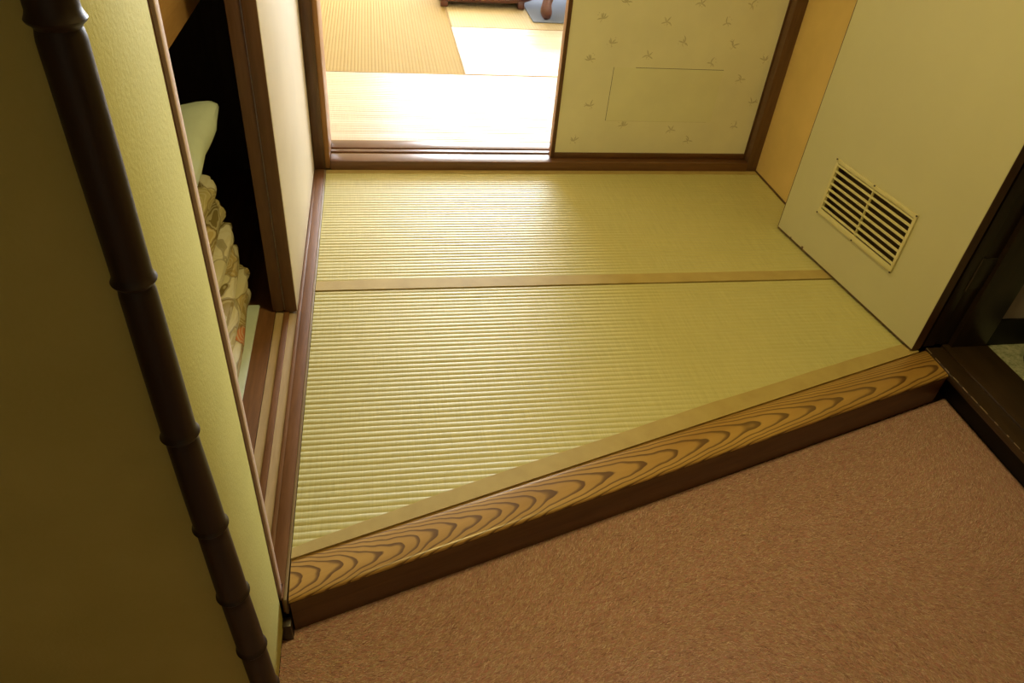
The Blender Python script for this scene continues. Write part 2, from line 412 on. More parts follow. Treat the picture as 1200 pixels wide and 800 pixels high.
# ================================================================== tatami mats
HERI_T = 0.0022
def rib_sheet(x0, x1, y0, y1, z, pitch, amp, along='X', xend=None, thick=0.03, nl=28, ph=0.0):
    """Ribbed mat top (one round rib every `pitch`) with a closed body below it."""
    k = 8
    if along == 'X': lo, hi, a0, a1 = y0, y1, x0, x1
    else: lo, hi, a0, a1 = x0, x1, y0, y1
    nr = max(1, round((hi - lo) / pitch)); m = nr * k + 1
    V = []; Fc = []
    wob = RNG.normal(0, 1, (nr + 1, nl + 1))
    kern = np.array([1, 2, 3, 2, 1]) / 9
    wob = np.array([np.convolve(np.pad(r, 2, mode='edge'), kern, 'valid') for r in wob])
    hgt = 1 + RNG.normal(0, 0.10, nr + 1)
    for i in range(m):
        t = i / (m - 1); c = lo + t * (hi - lo); fr = (i % k) / k; r = i // k
        h = abs(math.sin(math.pi * fr)) ** 0.62 * hgt[r]
        e1 = a1 if xend is None else min(a1, xend(c))
        for j in range(nl + 1):
            a = a0 + (e1 - a0) * j / nl
            cc = c + 0.0009 * wob[min(r, nr), j] * (0 < i < m - 1)
            zz = z - amp + amp * h
            V.append((a, cc, zz) if along == 'X' else (cc, a, zz))
    for i in range(m - 1):
        for j in range(nl):
            b = i * (nl + 1) + j
            q = (b, b + 1, b + nl + 2, b + nl + 1)
            Fc.append(q if along == 'X' else q[::-1])
    # skirt
    W = nl + 1
    rim = [j for j in range(W)] + [i * W + nl for i in range(1, m)] + [(m - 1) * W + j for j in range(nl - 1, -1, -1)] + [i * W for i in range(m - 2, 0, -1)]
    base = len(V)
    for q in rim: V.append((V[q][0], V[q][1], z - thick))
    n = len(rim)
    for i in range(n): Fc.append((rim[i], base + i, base + (i + 1) % n, rim[(i + 1) % n]))
    Fc.append(tuple(base + i for i in range(n)))
    return V, Fc

def mesh_part(name, V, Fc, mat, parent, sharp=1.2):
    off = parent.location
    me = bpy.data.meshes.new(name)
    me.from_pydata([(v[0] - off.x, v[1] - off.y, v[2] - off.z) for v in V], [], Fc)
    me.update(); smooth(me, sharp); me.materials.append(MATS[mat])
    o = bpy.data.objects.new(name, me); COL.objects.link(o); o.parent = parent
    return o

XL, XR = -0.2245, 1.708
PITCH, AMP = 0.0190, 0.0019
DIAG = lambda x: 0.985 + (x + 0.225) * 0.3062            # rear edge of the step beam
IDIAG = lambda y: (y - 0.985) / 0.3062 - 0.225

def cloth_strip(pts_a, pts_b, z, th=HERI_T):
    """band between two polylines, slightly proud of the mat"""
    bm = bmesh.new()
    A = [bm.verts.new((x, y, z + th)) for x, y in pts_a]; B = [bm.verts.new((x, y, z + th)) for x, y in pts_b]
    A0 = [bm.verts.new((x, y, z - 0.008)) for x, y in pts_a]; B0 = [bm.verts.new((x, y, z - 0.008)) for x, y in pts_b]
    n = len(A)
    for i in range(n - 1):
        bm.faces.new((A[i], A[i + 1], B[i + 1], B[i])); bm.faces.new((A0[i], A[i], A[i + 1], A0[i + 1]))
        bm.faces.new((B0[i + 1], B[i + 1], B[i], B0[i]))
    bm.faces.new((A[0], B[0], B0[0], A0[0])); bm.faces.new((A[-1], A0[-1], B0[-1], B[-1]))
    return bm

def wavy(x0, x1, yf, n, a=0.0012):
    out = []
    for i in range(n + 1):
        x = x0 + (x1 - x0) * i / n
        out.append((x, yf(x) + random.uniform(-a, a)))
    return out

mA = thing('tatami_mat', (0.74, 2.44, 0.0), 'rectangular olive ribbed tatami mat lying against the reddish brown sill', 'tatami mat', 'tatami mats of the entrance room')
V, Fc = rib_sheet(XL, XR, 2.062, 2.868, 0.0, PITCH, AMP)
mesh_part('mat_surface', V, Fc, 'tatami_green', mA)
obj('cloth_border', cloth_strip(wavy(XL, XR, lambda x: 2.006, 40, .0007), wavy(XL, XR, lambda x: 2.062 - 0.004 * (x < -.1), 40, .0012), 0.0), 'heri_tan', mA)
obj('cloth_border', cloth_strip(wavy(XL, XR, lambda x: 2.855, 40, .0014), wavy(XL, XR, lambda x: 2.8835, 40, .0003), 0.0), 'heri_tan', mA)

mB = thing('tatami_mat', (0.6, 1.6, 0.0), 'olive ribbed tatami mat cut at a slant along the wooden step beam', 'tatami mat', 'tatami mats of the entrance room')
V, Fc = rib_sheet(XL, XR, 1.0, 2.0025, 0.0, PITCH, AMP, xend=lambda y: max(XL + 0.01, IDIAG(y - 0.012)), nl=30)
mesh_part('mat_surface', V, Fc, 'tatami_green', mB)
def hw(x):
    t = (x - XL) / (XR - XL)
    return np.interp(t, [0, 0.12, 0.3, 0.6, 0.9, 1.0], [0.028, 0.042, 0.054, 0.060, 0.056, 0.05])
obj('cloth_border', cloth_strip([(x, DIAG(x) + 0.0004) for x in np.linspace(XL, XR, 41)], wavy(XL, XR, lambda x: DIAG(x) + hw(x), 40, .0012), 0.0), 'heri_tan', mB)

# far room mats
IZ = 0.036
def old_mat(x0, x1, y0, y1, along, label, ymat='tatami_old_along'):
    g = 'old tatami mats of the far room'
    m = thing('tatami_mat', ((x0 + x1) / 2, (y0 + y1) / 2, IZ), label, 'tatami mat', g)
    if along == 'X':
        V, Fc = rib_sheet(x0 + .002, x1 - .002, y0 + .007, y1 - .007, IZ, 0.0185, 0.0026, nl=6)
        mesh_part('mat_surface', V, Fc, 'tatami_old_across', m)
        for a, b in ((y0 + .001, y0 + .007), (y1 - .007, y1 - .001)):
            obj('cloth_border', box(x0 + .002, x1 - .002, a, b, IZ - .02, IZ + .001), 'heri_old', m)
    else:
        V, Fc = rib_sheet(x0 + .007, x1 - .007, y0 + .002, y1 - .002, IZ, 0.0185, 0.0019, along='Y', nl=6)
        mesh_part('mat_surface', V, Fc, ymat, m)
        for a, b in ((x0 + .001, x0 + .007), (x1 - .007, x1 - .001)):
            obj('cloth_border', box(a, b, y0 + .002, y1 - .002, IZ - .02, IZ + .001), 'heri_old', m)
old_mat(-1.19, 1.69, 3.097, 3.985, 'X', 'bright old tatami mat just behind the sill, ribs parallel to it')
old_mat(-1.19, 0.476, 3.985, 5.75, 'Y', 'golden old tatami mat with ribs running away from the sill')
old_mat(0.476, 2.2, 3.985, 4.870, 'X', 'white shining old tatami mat beside the golden one')
old_mat(0.476, 2.2, 4.870, 5.75, 'Y', 'pale yellow old tatami mat under the rosewood floor chair', 'tatami_old_pale')
struct('floor_inner', box(-1.6, 3.2, 3.10, 7.3, -0.1235, 0.0), 'wood_ply', 'boards below the mats of the far room', 'floor')
struct('floor_inner_rear', box(-1.6, 3.2, 5.752, 7.3, 0.0, IZ), 'tatami_old_across', 'rear tatami floor of the far room under its window', 'floor')

# ================================================================== step beam
bl = math.hypot(1.963, 0.583); ang = math.atan2(0.579, 1.963)
k = thing('step_beam', (-0.222, 0.882, ZC), 'thick wooden step beam with swirling flame grain between carpet and tatami', 'step beam', rz=ang)
def beam():
    ca, sa = math.cos(ang), math.sin(ang)
    def loc(x, y): dx, dy = x + 0.222, y - 0.882; return (dx * ca + dy * sa, -dx * sa + dy * ca)
    pts = [loc(-0.222, 0.882), loc(1.7375, 1.4600), loc(1.7375, DIAG(1.7375) - .0004), loc(-0.2235, DIAG(-0.2235) - .0004)]
    bm = bmesh.new(); T = -ZC
    # cross-section from the front edge to the eased rear edge, swept along the beam
    def sect(pf, pb):
        d = Vector((pb[0] - pf[0], pb[1] - pf[1])); L = d.length; d /= L
        prof = [(0.0035, T - 0.012), (0.0, T - 0.007), (0.0012, T - 0.0022), (0.005, T + 0.0005), (0.012, T + 0.001), (L - 0.016, T + 0.001), (L - 0.009, T + 0.0002), (L - 0.004, T - 0.0012), (L, T - 0.0034), (L, T - 0.012)]
        return [bm.verts.new((pf[0] + d.x * q, pf[1] + d.y * q, z)) for q, z in prof]
    A = sect(pts[0], pts[3]); B = sect(pts[1], pts[2]); n = len(A)
    for i in range(n): bm.faces.new((A[i], B[i], B[(i + 1) % n], A[(i + 1) % n]))
    bm.faces.new(A); bm.faces.new(B)
    obj('beam_top', bm, 'keyaki_grain', k, local=True)
    pts2 = [(pts[0][0] + .002, pts[0][1] + .0008), (pts[1][0] - .002, pts[1][1] + .0008), (pts[2][0] - .002, pts[2][1]), (pts[3][0] + .002, pts[3][1])]
    body = prism(pts2, 0.0, T - 0.0105, 0.001)
    obj('beam_face', body, 'wood_beam_side', k, local=True)
beam()

# ================================================================== carpet
cp = thing('carpet', (0.6, 0.4, ZC), 'pinkish brown short pile carpet on the lower corridor floor', 'carpet')
poly = [(-1.6, -1.48), (1.79, -1.48), (1.79, 1.472), (-0.2215, 0.886), (-0.2215, 0.862), (-0.245, 0.862), (-0.245, 0.664), (-1.6, 0.664)]
obj('carpet_backing', prism(poly, ZC - 0.008, ZC), 'carpet', cp)
def pile():
    n = 300000
    x = RNG.uniform(-0.245, 1.786, n); y = RNG.uniform(-0.05, 1.47, n)
    kf = 0.886 + (x + 0.2215) * 0.2914
    ok = (y < kf - 0.002) & ((y < 0.86) | (x > -0.22)) & ((x > 0.0) | (y > 0.3))
    x, y = x[ok], y[ok]; n = len(x)
    th = 0.3 + 0.9 * np.sin(x * 3.1 + 1.1 * y) + 0.7 * np.cos(y * 4.3 + x) + np.pi * RNG.integers(0, 2, n) + RNG.normal(0, 0.4, n)
    L = RNG.uniform(0.008, 0.020, n); wd = RNG.uniform(0.0005, 0.0010, n); h = RNG.uniform(0.0006, 0.0024, n)
    dx, dy = np.cos(th), np.sin(th)
    V = np.empty((n, 3, 3))
    V[:, 0] = np.stack([x - dy * wd, y + dx * wd, np.full(n, ZC - 0.0003)], 1)
    V[:, 1] = np.stack([x + dy * wd, y - dx * wd, np.full(n, ZC - 0.0003)], 1)
    V[:, 2] = np.stack([x + dx * L, y + dy * L, ZC + h], 1)
    V = V.reshape(-1, 3) - np.array([0.6, 0.4, ZC])
    me = bpy.data.meshes.new('carpet_pile')
    me.vertices.add(3 * n); me.vertices.foreach_set('co', V.ravel())
    me.loops.add(3 * n); me.loops.foreach_set('vertex_index', np.arange(3 * n, dtype=np.int32))
    me.polygons.add(n); me.polygons.foreach_set('loop_start', np.arange(0, 3 * n, 3, dtype=np.int32))
    me.polygons.foreach_set('loop_total', np.full(n, 3, dtype=np.int32))
    me.update(); me.validate()
    ca = me.color_attributes.new('tuft', 'FLOAT_COLOR', 'POINT')
    pal = 1.22 * np.array([(0.26, 0.12, 0.09, 1), (0.44, 0.22, 0.17, 1), (0.58, 0.33, 0.25, 1), (0.56, 0.40, 0.22, 1), (0.66, 0.47, 0.34, 1), (0.52, 0.20, 0.16, 1)])
    c = pal[RNG.integers(0, len(pal), n)] * RNG.uniform(0.8, 1.12, (n, 1)) * np.array([[1.02, 1.09, 1.32, 1]]); c[:, 3] = 1
    ca.data.foreach_set('color', np.repeat(c, 3, axis=0).astype(np.float32).ravel())
    me.materials.append(MATS['carpet_tuft'])
    o = bpy.data.objects.new('carpet_pile', me); COL.objects.link(o); o.parent = cp; o['kind'] = 'stuff'
pile()

# ================================================================== closet track and sliding doors
tr = thing('closet_track', (-0.28, 1.9, 0.0), 'wooden closet track with two pale grooves beside the tatami', 'door track')
Y0, Y1 = 0.925, 2.884
obj('edge_bead', box(-0.2325, -0.2262, 0.885, Y1, -0.05, 0.0025, 0.0008), 'worn_edge', tr)
obj('front_strip', box(-0.2620, -0.2328, Y0 - 0.002, Y1, -0.05, 0.0045, 0.001), 'wood_brown_y', tr)
obj('front_strip', prism([(-0.2364, 0.889), (-0.2328, 0.889), (-0.2328, Y0 - 0.002), (-0.2364, Y0 - 0.002)], -0.05, 0.0045), 'wood_brown_y', tr)
obj('inner_strip', box(-0.2725, -0.2623, Y0, Y1, -0.05, 0.0030, 0.0008), 'wood_plank_y', tr)
obj('groove_liner', box(-0.2970, -0.2728, Y0, Y1, -0.05, -0.004), 'wood_light_y', tr)
obj('ridge', box(-0.3130, -0.2973, Y0, Y1, -0.05, 0.0035, 0.001), 'wood_brown_y', tr)
obj('groove_liner', box(-0.3385, -0.3133, Y0, Y1, -0.05, -0.004), 'wood_light_y', tr)

def closet_door(n, x0, x1, y0, label):
    d = thing('door_%d' % n, ((x0 + x1) / 2, 2.3, 0.0), label, 'sliding door', kind='structure')
    y1 = 2.884; z0, z1 = 0.006, 1.80
    obj('stile', box(x0, x1 - .0015, y0, y0 + 0.022, z0, z1, 0.0015), 'wood_mid_z', d)
    obj('stile', box(x0, x1 - .0015, y1 - 0.022, y1, z0, z1, 0.0015), 'wood_mid_z', d)
    obj('paper_panel', box(x0 + .002, x1, y0 + 0.0015, y1 - 0.0015, z0 + 0.0008, z1 - 0.001, 0.001), 'paper_cream', d)
    obj('runner', box((x0 + x1) / 2 - .006, (x0 + x1) / 2 + .006, y0 + .01, y1 - .01, -0.003, z0 + 0.002), 'wood_light_y', d)
    return d
closet_door(1, -0.3085, -0.2722, 1.888, 'cream papered closet sliding door facing the tatami, front one of two')
closet_door(2, -0.3465, -0.3105, 1.894, 'cream papered closet sliding door tucked behind the other one')

# ================================================================== floral sliding door in the back opening
d = thing('door_3', (1.2, 2.945, 0.040), 'sliding door in floral printed paper with a thin dark wooden frame', 'sliding door', kind='structure')
x0, x1, yf, yb = 0.741, 1.672, 2.930, 2.960
obj('paper_panel', box(x0 + .012, x1 - .012, yf + .003, yb - .003, 0.06, 1.85), 'paper_floral', d)
obj('stile', box(x0, x0 + 0.0165, yf, yb, 0.041, 1.86, 0.0015), 'wood_dark_brown', d)
obj('stile_lit_side', box(x0 - 0.0012, x0, yf + .001, yb - .001, 0.042, 1.86), 'wood_lit_z', d)  # added thin strip, the lit side of the stile put into its colour
obj('stile', box(x1 - 0.0165, x1, yf, yb, 0.041, 1.86, 0.0015), 'wood_dark_brown', d)
obj('bottom_rail', box(x0 + 0.0165, x1 - 0.0165, yf, yb, 0.041, 0.066, 0.0015), 'wood_brown_x', d)
obj('top_rail', box(x0 + 0.0165, x1 - 0.0165, yf, yb, 1.835, 1.86, 0.0015), 'wood_brown_x', d)
# a second door slid behind it
d2 = thing('door_4', (1.2, 3.01, 0.040), 'plain sliding door slid away behind the floral one', 'sliding door', kind='structure')
obj('paper_panel', box(0.765, 1.66, 2.984, 3.006, 0.05, 1.85), 'paper_cream', d2)
obj('stile', box(0.749, 0.765, 2.982, 3.008, 0.041, 1.86, 0.0015), 'wood_lit_z', d2)  # same wood lightened to look lit
obj('bottom_rail', box(0.765, 1.66, 2.982, 3.008, 0.041, 0.05), 'wood_mid_z', d2)

# printed sprigs, flat strokes on the paper
def sprig_mesh(seed):
    rnd = random.Random(seed)
    bm = bmesh.new()
    def stroke(pts, w):
        for i in range(len(pts) - 1):
            a, b = Vector(pts[i]), Vector(pts[i + 1])
            nrm = Vector((-(b - a).y, (b - a).x)).normalized()
            f = lambda t: w * (0.35 + math.sin(math.pi * min(1, max(0, t))) * 0.9)
            w0, w1 = f(i / (len(pts) - 1)), f((i + 1) / (len(pts) - 1))
            q = [a + nrm * w0, a - nrm * w0, b - nrm * w1, b + nrm * w1]
            vs = [bm.verts.new((v.x, 0, v.y)) for v in q]
            bm.faces.new(vs)
    nleaf = rnd.choice((3, 4, 4, 5))
    for i in range(nleaf):
        a = math.pi * (0.05 + 0.9 * i / (nleaf - 1)) + rnd.uniform(-.2, .2)
        L = rnd.uniform(0.016, 0.028); bend = rnd.uniform(-.9, .9)
        pts = []
        for j in range(5):
            t = j / 4; aa = a + bend * t
            pts.append((L * t * math.cos(aa), L * t * math.sin(aa) - 0.004))
        stroke(pts, 0.0021)
    stroke([(0, -0.004), (rnd.uniform(-.006, .006), -0.012), (rnd.uniform(-.01, .01), -0.019)], 0.001)
    for _ in range(3):
        cx_, cy_ = rnd.uniform(-.022, .022), rnd.uniform(-.015, .02)
        stroke([(cx_, cy_), (cx_ + .002, cy_ + .001), (cx_ + .004, cy_)], 0.0013)
    me = bpy.data.meshes.new('sprig_print'); bm.to_mesh(me); bm.free()
    me.materials.append(MATS['print_grey'])
    return me
SPR = [sprig_mesh(i) for i in range(6)]
spots = [(0.886, 0.633), (1.153, 0.629), (1.409, 0.633), (0.939, 0.539), (1.247, 0.552), (1.465, 0.545), (0.858, 0.472), (1.106, 0.494), (1.384, 0.473), (1.623, 0.492), (1.538, 0.408), (0.887, 0.28), (1.048, 0.195), (1.274, 0.179), (1.572, 0.199), (0.837, 0.123), (1.366, 0.129), (1.621, 0.307), (0.974, 0.697), (1.286, 0.704), (1.498, 0.707)]
for zrow in range(7):
    for c in range(4):
        spots.append((0.86 + 0.24 * c + 0.12 * (zrow % 2), 0.80 + 0.15 * zrow))
for i, (sx, sz) in enumerate(spots):
    o = bpy.data.objects.new('sprig_print', SPR[i % 6]); COL.objects.link(o); o.parent = d
    o.location = (sx - 1.2, yf + 0.003 - 0.00025 - 2.945, sz - 0.040)
    o.rotation_euler = (0, random.uniform(-.5, .5), 0)
    o.scale = (random.choice((-1, 1)) * 1.05, 1, 1.05)
# pasted repair patch
yp = yf + 0.003
bmp = bmesh.new()
nx, nz = 24, 12
G = [[bmp.verts.new((0.966 + 0.484 * i / nx + 0.003 * (j / nz) * 0, yp - 0.0006 - 0.0008 * max(0, math.sin(i * 1.1 + j * .7)) * (0 < i < nx) * (0 < j < nz), 0.213 + 0.228 * j / nz)) for i in range(nx + 1)] for j in range(nz + 1)]
for j in range(nz):
    for i in range(nx): bmp.faces.new((G[j][i], G[j][i + 1], G[j + 1][i + 1], G[j + 1][i]))
pt = obj('paper_patch', bmp, 'paper_patch', d)
obj('patch_edge', box(0.9645, 0.9668, yp - 0.0004, yp + .0005, 0.213, 0.4415), 'gap_dark', d)
obj('patch_edge', box(1.06, 1.450, yp - 0.0004, yp + .0005, 0.4405, 0.4426), 'gap_dark', d)
obj('patch_edge', box(0.97, 1.43, yp - 0.0003, yp + .0005, 0.2118, 0.2130), 'print_grey', d)

# ================================================================== cream door with louvred vent
dx, dy = 1.57871591 - 1.67622732, 2.36767722 - 1.57927157
rz = math.atan2(dy, dx)
dd = thing('door_5', (1.67622732, 1.57927157, 0.0), 'open cream door with a louvred vent, folded back against the ochre wall', 'door', kind='structure', rz=rz)
# local: u along door from hinge, v = -depth away from the room face (room is on +v side)
W = 0.7945; TH = 0.034; ZB, ZT = 0.012, 1.93
VX0, VX1, VZ0, VZ1 = 0.199, 0.613, 0.177, 0.391
o_ = 0.014
def dbox(u0, u1, v0, v1, z0, z1, b=0.0, bm=None): return box(u0, u1, v0, v1, z0, z1, b, bm)
pan = dbox(0.0, VX0 + o_, -0.004, 0, ZB, ZT)
dbox(VX1 - o_, W, -0.004, 0, ZB, ZT, bm=pan); dbox(VX0 + o_, VX1 - o_, -0.004, 0, ZB, VZ0 + o_, bm=pan); dbox(VX0 + o_, VX1 - o_, -0.004, 0, VZ1 - o_, ZT, bm=pan)
obj('face_panel', pan, 'door_cream', dd, local=True, sm=False)
core = dbox(0.0, VX0 + o_, -TH, -0.004, ZB, ZT)
dbox(VX1 - o_, W, -TH, -0.004, ZB, ZT, bm=core); dbox(VX0 + o_, VX1 - o_, -TH, -0.004, ZB, VZ0 + o_, bm=core); dbox(VX0 + o_, VX1 - o_, -TH, -0.004, VZ1 - o_, ZT, bm=core)
obj('door_core', core, 'wood_mid_z', dd, local=True, sm=False)
obj('edge_strip', dbox(-0.0012, 0.0, -TH, -0.0015, ZB, ZT), 'wood_dark_brown', dd, local=True)
obj('edge_strip', dbox(W, W + 0.0030, -TH, 0.0002, ZB, ZT), 'wood_dark_brown', dd, local=True)
obj('edge_strip', dbox(0.0, W, -TH, 0.0002, ZB - 0.0045, ZB), 'wood_dark_brown', dd, local=True)  # dark strip put in as the line of shade under the door
vg = bpy.data.objects.new('vent_grille', None)
me = None
fr = dbox(VX0, VX1, 0, 0.007, VZ0, VZ0 + 0.020, 0.002); dbox(VX0, VX1, 0, 0.006, VZ1 - 0.015, VZ1, 0.002, fr)
dbox(VX0, VX0 + 0.012, 0, 0.006, VZ0 + .019, VZ1 - .014, 0.0015, fr); dbox(VX1 - 0.012, VX1, 0, 0.006, VZ0 + .019, VZ1 - .014, 0.0015, fr)
vgo = obj('vent_grille', fr, 'vent_plastic', dd, local=True); vgo['label'] = 'pale plastic louvred vent'
NS = 8
for i in range(NS):
    zc = VZ0 + 0.030 + (VZ1 - VZ0 - 0.047) * i / (NS - 1) * 0.985
    bm = bmesh.new()
    # tilted louvre blade: front lip low, rear edge higher
    prof = [(0.0045, -0.0042), (0.0045, 0.0012), (0.0030, 0.0026), (-0.0005, 0.0026), (-0.020, -0.0100), (-0.0205, -0.0125), (0.0010, -0.0042)]
    A = [bm.verts.new((VX0 + 0.010, p_[0], zc + p_[1])) for p_ in prof]; B = [bm.verts.new((VX1 - 0.010, p_[0], zc + p_[1])) for p_ in prof]
    n = len(prof)
    for j in range(n): bm.faces.new((A[j], A[(j + 1) % n], B[(j + 1) % n], B[j]))
    bm.faces.new(A[::-1]); bm.faces.new(B)
    obj('slat', bm, 'vent_plastic', vgo, local=True, sm=False)
obj('mullion', dbox(0.4040, 0.4080, -0.004, 0.0058, VZ0 + .018, VZ1 - .013, 0.0008), 'vent_plastic', vgo, local=True)
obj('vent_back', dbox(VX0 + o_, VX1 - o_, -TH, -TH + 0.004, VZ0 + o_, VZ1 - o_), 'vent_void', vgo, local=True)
for u in (VX0 + .002, 0.406, VX1 - .002):
    for z in (VZ0 + .002, VZ1 - .002):
        b = bmesh.new(); bmesh.ops.create_cone(b, cap_ends=True, segments=10, radius1=0.0032, radius2=0.0026, depth=0.003)
        bmesh.ops.rotate(b, verts=b.verts[:], cent=(0, 0, 0), matrix=Matrix.Rotation(math.pi / 2, 3, 'X'))
        bmesh.ops.translate(b, verts=b.verts[:], vec=(u, 0.0075, z)); obj('screw', b, 'screw_dark', vgo, local=True)
# chipped spots on the bottom edge
for u, s_ in ((0.62, .010), (0.70, .006)):
    obj('chip', dbox(u, u + s_, -0.001, 0.0007, ZB - .0003, ZB + s_ * .8), 'wood_dark_brown', dd, local=True)

# ================================================================== dark door frame and threshold
f = thing('door_frame', (1.85, 1.60, 0.0), 'near black wooden door frame post beside the cream door', 'door frame')
obj('jamb', box(1.728, 1.768, 1.592, 1.66, 0.010, 1.98, 0.002), 'wood_near_black', f)
obj('jamb', box(1.768, 1.826, 1.600, 1.66, 0.010, 1.98, 0.001), 'wood_near_black', f)
obj('jamb', box(1.826, 1.955, 1.582, 1.66, 0.010, 1.98, 0.002), 'wood_near_black', f)
obj('head', box(1.728, 1.955, 0.62, 1.582, 1.94, 1.98, 0.002), 'wood_near_black', f)
obj('jamb', box(1.728, 1.955, 0.58, 0.64, 0.010, 1.98, 0.002), 'wood_near_black', f)
hg = obj('hinge', box(1.7705, 1.8245, 1.5955, 1.600, 0.235, 0.345, 0.0006), 'metal_dark', f)
obj('hinge_pin', tube([(1.769, 1.5935, 0.23), (1.769, 1.5935, 0.35)], [0.0045, 0.0045], 12), 'metal_dark', hg)
t = thing('threshold', (1.85, 1.1, 0.0), 'dark worn wooden threshold meeting the end of the step beam', 'threshold')
obj('front_rail', box(1.7395, 1.803, 0.58, 1.5915, -0.020, 0.006, 0.004, seg=2), 'wood_threshold', t)
obj('sill_board', box(1.8036, 1.966, 0.58, 1.5995, -0.020, 0.010, 0.0025), 'wood_threshold', t)
obj('kick_board', box(1.792, 1.83, 0.58, 1.66, ZC, -0.018), 'skirting_black', t)  # near-black colour paints the shaded void below the threshold
rr = random.Random(3)
for yy in np.linspace(1.05, 1.56, 12):
    L = rr.uniform(.008, .035)
    obj('worn_spot', box(1.7402, 1.7415 + rr.uniform(0, .0015), yy, yy + L, 0.0035, 0.0063, 0.0004), 'worn_edge', t)

# slipper at the edge of the side room
sl = thing('slipper', (2.150, 1.545, 0.002), 'dark blue slipper on the speckled stone floor', 'slipper', rz=0.5)
bm = bmesh.new()
sole = []
for j in range(24):
    a = 2 * math.pi * j / 24
    sole.append((0.125 * math.cos(a), 0.045 * math.sin(a) * (1 + 0.18 * math.cos(a))))
obj('sole', prism(sole, 0, 0.018, 0.003), 'slipper_blue', sl, local=True)
V = []; Fc = []
for i in range(9):
    for j in range(13):
        tt = i / 8; a = math.pi * j / 12; x = 0.0 + 0.118 * tt
        r = 0.046 * math.sqrt(max(0.02, 1 - (max(0, x) / 0.126) ** 2)) * 1.05
        V.append((x, r * math.cos(a), 0.016 + (0.05 * (1 - 0.55 * tt)) * math.sin(a)))
for i in range(8):
    for j in range(12):
        q = i * 13 + j; Fc.append((q, q + 1, q + 14, q + 13))
me = bpy.data.meshes.new('upper'); me.from_pydata(V, [], Fc); me.update(); smooth(me); me.materials.append(MATS['slipper_blue'])
o = bpy.data.objects.new('upper', me); COL.objects.link(o); o.parent = sl
md = o.modifiers.new('thick', 'SOLIDIFY'); md.thickness = 0.004

# ================================================================== bamboo corner pole
NODES = [1.75, 1.47, 1.21, 0.961, 0.739, 0.561, 0.397, 0.240, 0.105, -0.02]
def bx_(z): return float(np.interp(z, [-0.12, 0.1, 0.4, 0.75, 2.4], [-0.229, -0.231, -0.2405, -0.2485, -0.2515]))
path = []; rad = []
zs = sorted(set([ZC + 0.001, 2.38] + list(np.linspace(ZC + .02, 2.37, 90)) + [n_ + q for n_ in NODES for q in (-.014, -.009, -.005, -.002, 0, .002, .005, .009, .014)]))
zs = [float(z) for z in zs if z > ZC]
for z in zs:
    r = 0.0205 + 0.0012 * math.sin(z * 5)
    for n_ in NODES:
        q = z - n_
        r += 0.0030 * math.exp(-((q - 0.002) / 0.0035) ** 2) - 0.0018 * math.exp(-((q + 0.006) / 0.003) ** 2)
        if -0.12 < q < 0: r -= 0.001 * (1 + q / 0.12)
    path.append((bx_(z), 0.655, z)); rad.append(r)
bp = obj('bamboo_pole', tube(path, rad, 28), 'bamboo_dark')
tag(bp, 'dark smoked bamboo pole covering the corner of the yellow plaster wall', 'bamboo pole')

# ================================================================== closet contents
sh = thing('closet_shelf', (-0.8, 1.9, 0.84), 'warm brown wooden middle shelf inside the dark closet', 'shelf')
obj('shelf_board', box(CX, -0.475, 0.91, 2.89, 0.885, 0.91), 'wood_ply', sh)
obj('front_rail', box(-0.475, -0.450, 0.91, 2.89, 0.842, 0.97, 0.002), 'wood_shelf_y', sh)

def superpillow(cx, cy, cz, a, b, c, ex=0.32, ez=0.75, n=44, m=18, pinch=0.0, rz=0.0, tilt=(0, 0), sag=0.0, seed=0):
    rnd = np.random.default_rng(seed); bm = bmesh.new(); rings = []
    ph = rnd.uniform(0, 6, 4)
    sp = lambda w, e: math.copysign(abs(w) ** e, w)
    for i in range(m + 1):
        v = -math.pi / 2 + math.pi * i / m; ring = []
        for j in range(n):
            u = 2 * math.pi * j / n
            cu, su = sp(math.cos(u), ex), sp(math.sin(u), ex)
            corner = abs(math.sin(2 * u)) ** 3
            rr_ = abs(math.cos(v)) ** ez * (1 + pinch * corner)
            x = a * rr_ * cu; y = b * rr_ * su
            zz = c * sp(math.sin(v), ez) * (1 - 0.75 * pinch * 3 * corner * (abs(math.cos(v)) ** 2))
            wr = 0.004 * math.sin(9 * u + ph[0] + 3 * v) + 0.003 * math.sin(17 * u + ph[1])
            x += wr * math.cos(u); y += wr * math.sin(u)
            zz += tilt[0] * x + tilt[1] * y - sag * (x * x + y * y)
            ring.append(bm.verts.new((x * math.cos(rz) - y * math.sin(rz) + cx, x * math.sin(rz) + y * math.cos(rz) + cy, zz + cz)))
        rings.append(ring)
    for r0, r1 in zip(rings, rings[1:]):
        for j in range(n): bm.faces.new((r0[j], r0[(j + 1) % n], r1[(j + 1) % n], r1[j]))
    bmesh.ops.remove_doubles(bm, verts=bm.verts[:], dist=1e-5)
    return bm
sheet = obj('cotton_sheet', box(-1.0, -0.388, 1.32, 1.925, 0.0005, 0.010, 0.004), 'cloth_white')
tag(sheet, 'pale greenish white folded sheet under the pile of patterned cushions', 'sheet')
lv = [(-0.402, 0.010, 0.100, 'lowest'), (-0.402, 0.100, 0.163, 'second lowest'), (-0.410, 0.163, 0.238, 'third from the bottom'), (-0.424, 0.238, 0.312, 'third from the top'), (-0.432, 0.312, 0.385, 'second highest'), (-0.448, 0.385, 0.455, 'topmost')]
